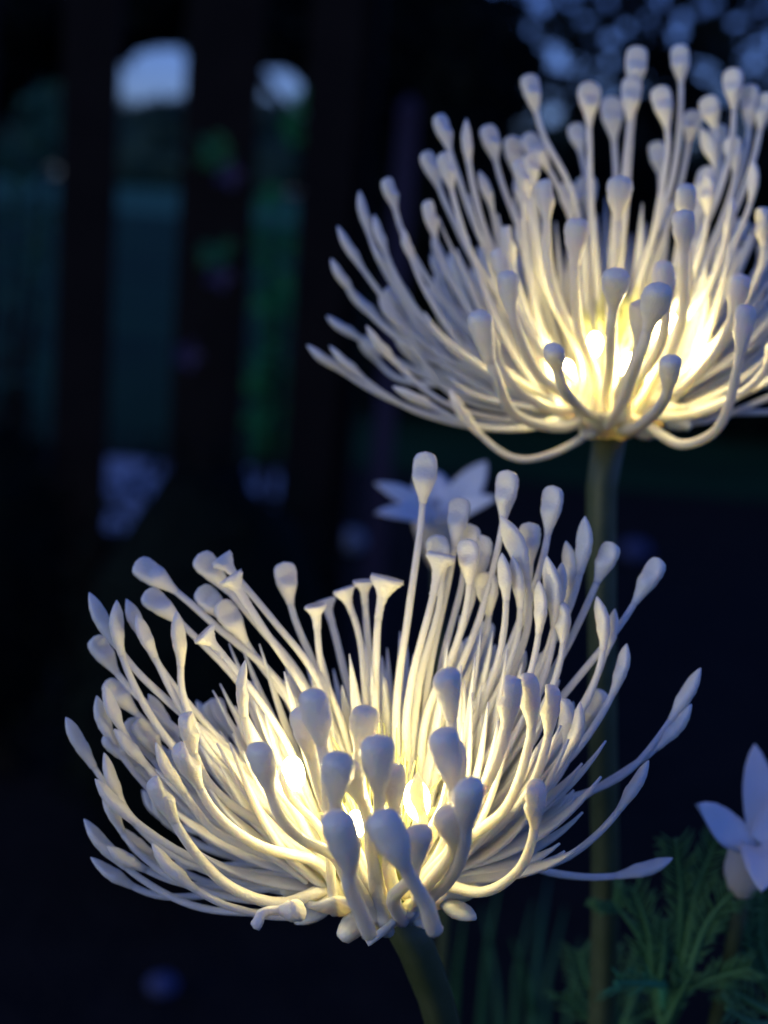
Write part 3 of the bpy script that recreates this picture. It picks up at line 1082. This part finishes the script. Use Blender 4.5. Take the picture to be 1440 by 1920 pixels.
for i in range(16):
    az = R(RNG.choice([RNG.uniform(160, 205), RNG.uniform(-20, 22)]))
    upper.petal(az, RNG.uniform(.010, .014), RNG.uniform(-.001, .002), RNG.uniform(.017, .028), R(RNG.uniform(18, 42)), RNG.uniform(.0014, .0021), RNG.uniform(.2, .6))
upper.centre([(1115, 645, .012, .75), (1252, 625, .012, 1.3), (1180, 690, .012, .9), (1062, 700, .008, .85)], .026,
             [(122, .0098, -.0024, .0030, 1.8), (60, .0096, -.0022, .0034, 1.8), (38, .0135, -.001, .0026, 2.0), (152, .013, -.0015, .0026, 2.0), (18, .0135, 0, .0024, 2.2), (172, .0135, 0, .0024, 2.2)])

# ================================================================== OTHER PLANTS


def star_petal(base, tip, w, up, bow=.18, thick=.0006):
    """lance-shaped petal with a folded midrib and real thickness"""
    base, tip = np.asarray(base), np.asarray(tip)
    d = tip - base
    L = np.linalg.norm(d)
    up = nrm(up - nrm(d) * np.dot(up, nrm(d)))
    c = catmull([base, base + d * .5 + up * L * bow, tip], 12)
    T, N, W = frames(c, lambda p: up)
    t = np.linspace(0, 1, 12)
    ww = w * np.interp(t, [0, .25, .5, .75, .92, 1], [.55, .9, 1, .75, .35, .05])
    V, F = [], []
    xs = [-1, -.55, 0, .55, 1]
    for side in (1, -1):
        for i in range(12):
            for x in xs:
                V.append(c[i] + W[i] * ww[i] * x + N[i] * (abs(x) ** 1.4 * ww[i] * .38 + side * thick * (1 - abs(x) * .8)))
    n = len(xs)
    for i in range(11):
        for k in range(n - 1):
            a = i * n + k
            F.append((a, a + 1, a + n + 1, a + n))
            b = 12 * n + a
            F.append((b, b + n, b + n + 1, b + 1))
    for i in range(11):
        for k in (0, n - 1):
            a, b = i * n + k, 12 * n + i * n + k
            F.append((a, a + n, b + n, b) if k == 0 else (a, b, b + n, a + n))
    return np.array(V), F


def star_flower(label, tube_pts, tube_r, petals, stem_pts, D):
    pts = [P(*q) for q in stem_pts]
    g = np.array([pts[-1][0], pts[-1][1] + .01, -.008])
    o = empty('star_flower', (g[0], g[1], 0))
    tag(o, label, 'flower')
    c = catmull([P(*q) for q in tube_pts], 14)
    T, N, W = frames(c, lambda p: -C_F)
    r = np.interp(np.linspace(0, 1, 14), np.linspace(0, 1, len(tube_r)), tube_r)
    V, F = rings_mesh(c, T, N, W, r, r, 16, jitter=.01, cup=.002)
    mesh('throat', V, F, 'tube', o)
    for (bx, by, bd, tx, ty, td, w, bow) in petals:
        V, F = star_petal(P(bx, by, bd), P(tx, ty, td), w, nrm(C_U * .6 - C_F * .8), bow)
        mesh('petal', V, F, 'star', o)
    V, F = tube(catmull([c[0]] + pts + [g], 40), .0016, 8, -C_F)
    mesh('stem', V, F, 'stem', o)
    return o


star_flower('pale blue white star flower with warm lit throat amid the ferny greenery', [(1392, 1668, .262), (1394, 1640, .26), (1410, 1600, .258), (1425, 1575, .256)],
            [.0024, .0037, .0042, .0040],
            [(1412, 1590, .256, 1308, 1508, .250, .0036, -.10), (1420, 1570, .257, 1415, 1396, .262, .0029, .04), (1425, 1580, .255, 1530, 1480, .258, .004, .1),
             (1425, 1590, .254, 1500, 1690, .246, .004, .1), (1412, 1592, .255, 1428, 1672, .242, .0034, .12)],
            [(1388, 1700, .264), (1370, 1800, .27), (1340, 1930, .28)], .26)
star_flower('blurred grey blue star flower behind the lower lit flower', [(822, 1060, .362), (822, 1030, .36), (822, 990, .358), (822, 955, .356)],
            [.002, .0045, .0062, .0066],
            [(815, 985, .356, 704, 906, .350, .0030, .10), (812, 990, .354, 704, 962, .342, .0028, .10), (835, 975, .358, 912, 866, .362, .0042, -.05), (840, 985, .355, 930, 934, .346, .0032, .1),
             (822, 980, .36, 800, 880, .372, .005, .05)],
            [(822, 1090, .364), (826, 1300, .37), (840, 1600, .38)], .36)


def frond(parts, p0, p1, nd, n=22, bow=.08, spread=.9, start=.22, needle=1.0, side=0):
    """feathery frond: rachis with forward-swept needle pairs, each needle itself forked"""
    p0, p1 = np.asarray(p0), np.asarray(p1)
    d = p1 - p0
    L = np.linalg.norm(d)
    lat = nrm(np.cross(d, nrm(-C_F + RNG.normal(0, .25, 3))))
    out = np.cross(nrm(d), lat)
    c = catmull([p0, p0 + d * .5 + lat * L * bow * RNG.uniform(-1, 1), p1], 14)
    parts.append(tube(c, np.linspace(.0009, .0003, 14), 6, -C_F))
    T, N, W = frames(c, lambda p: out)
    for i in range(n):
        t = start + (1 - start) * i / n
        q = c[0] * 0 + np.array([np.interp(t * 13, range(14), c[:, k]) for k in range(3)])
        ti = T[int(t * 13)]
        wi = W[int(t * 13)]
        ni = N[int(t * 13)]
        ln = nd * needle * math.sin(math.pi * min(1, (.25 + .75 * (1 - t)))) ** .6 * RNG.uniform(.8, 1.15)
        ln = max(ln, nd * .35)
        for s in (-1, 1):
            if side and s != side and RNG.random() < .6:
                continue
            dirv = nrm(ti * RNG.uniform(.7, 1.0) + wi * s * spread + ni * RNG.uniform(-.3, .3))
            e = q + dirv * ln + ti * ln * .15
            m = q + dirv * ln * .55
            parts.append(tube(np.array([q, m, e]), [.00027, .00024, .00006], 4, ni, .6))
            for s2 in ((-1, 1) if RNG.random() < .12 else ()):
                e2 = m + nrm(dirv + s2 * .55 * np.cross(dirv, ni)) * ln * .42
                parts.append(tube(np.array([m, e2]), [.0003, .00008], 4, ni, .6))


def fern_plant(name, label, trunk, fronds, nd, material='fern'):
    pts = [P(*q) for q in trunk]
    g = np.array([pts[0][0], pts[0][1], -.008])
    o = empty(name, (g[0], g[1], 0))
    tag(o, label, 'plant')
    c = catmull([g] + pts, 30)
    V, F = tube(c, np.linspace(.0022, .0014, 30), 8, -C_F)
    st = mesh('stem', V, F, 'stem', o)
    for row in fronds:
        bx, by, bd, tx, ty, td = row[:6]
        mt = row[6] if len(row) > 6 else material
        parts = []
        b, t = P(bx, by, bd), P(tx, ty, td)
        k = np.argmin(np.linalg.norm(c - b, axis=1))
        k = max(0, k - 1)
        parts.append(tube(catmull([c[k], (c[k] + b) / 2 + C_U * -.001, b], 8), np.linspace(.0012, .0009, 8), 6, -C_F))
        px_len = math.hypot(tx - bx, ty - by)
        frond(parts, b, t, nd * RNG.uniform(.85, 1.15), n=max(10, int(px_len / 10)), start=row[7] if len(row) > 7 else .12, side=row[8] if len(row) > 8 else 0)
        V, F = join(parts)
        mesh('frond', V, F, mt, o)
    return o


fern_plant('ferny_plant', 'feathery green ferny plant below the pale star flower', [(1252, 2080, .300), (1252, 1920, .285), (1256, 1860, .28), (1285, 1790, .275)], [
    (1272, 1790, .272, 1267, 1572, .262), (1288, 1780, .27, 1348, 1562, .264), (1290, 1830, .268, 1405, 1640, .258),
    (1225, 1835, .276, 1150, 1690, .272, 'fern', .85), (1225, 1830, .275, 1186, 1662, .272), (1240, 1835, .272, 1247, 1722, .268), (1244, 1846, .27, 1152, 1842, .262, 'fern2', .1, 0),
    (1262, 1868, .272, 1410, 1815, .262, 'fern', .3), (1240, 1900, .276, 1210, 1770, .274),
    (1250, 1915, .274, 1300, 1820, .264), (1310, 1760, .27, 1390, 1700, .266)], .0052)
fern_plant('ferny_plant', 'dark ferny plant at the foot of the tall olive stem', [(1185, 2080, .33), (1180, 1960, .32), (1160, 1920, .315)], [
    (1150, 1915, .31, 1085, 1780, .31), (1160, 1920, .312, 1140, 1790, .312), (1150, 1930, .31, 1060, 1860, .305), (1170, 1920, .31, 1200, 1800, .312), (1170, 1930, .30, 1250, 1880, .29)], .006)
fern_plant('ferny_plant', 'feathery green ferny plant right behind the pale star flower stem', [(1480, 2080, .30), (1465, 1950, .285), (1450, 1860, .28)], [
    (1450, 1870, .278, 1398, 1730, .272), (1452, 1850, .276, 1428, 1680, .272), (1450, 1900, .276, 1360, 1850, .268), (1455, 1920, .275, 1360, 1890, .262, 'fern', .3), (1456, 1880, .278, 1500, 1700, .276),
    (1448, 1850, .277, 1445, 1620, .275)], .006)

# dim strap leaves low in the middle
sp = empty('strap_leaf_plant', tuple(np.append(P(960, 2200, .47)[:2], 0)))
tag(sp, 'dark green strap leaved plant behind the lower lit flower stem', 'plant')
gb = np.array([sp.location[0], sp.location[1], -.005])
for (tx, ty, td, mx, my) in [(935, 1660, .44, 905, 1850), (1000, 1690, .45, 965, 1850), (870, 1720, .43, 850, 1900), (1060, 1700, .46, 1020, 1880), (960, 1760, .42, 1000, 1900), (820, 1800, .43, 850, 1950),
                             (1090, 1760, .45, 1060, 1930), (905, 1700, .46, 935, 1880), (1030, 1640, .48, 1000, 1850)]:
    c = catmull([gb + RNG.normal(0, .004, 3) * [1, 1, 0], P(mx, my + 250, .46), P(mx, my, .45), P(tx, ty, td)], 24)
    T, N, W = frames(c, lambda p: -C_F)
    t = np.linspace(0, 1, 24)
    w = .0042 * np.interp(t, [0, .4, .75, 1], [.5, 1, .9, .06])
    V, F = rings_mesh(c, T, N, W, w, w * .15, 8)
    mesh('leaf', V, F, 'grassleaf', sp)
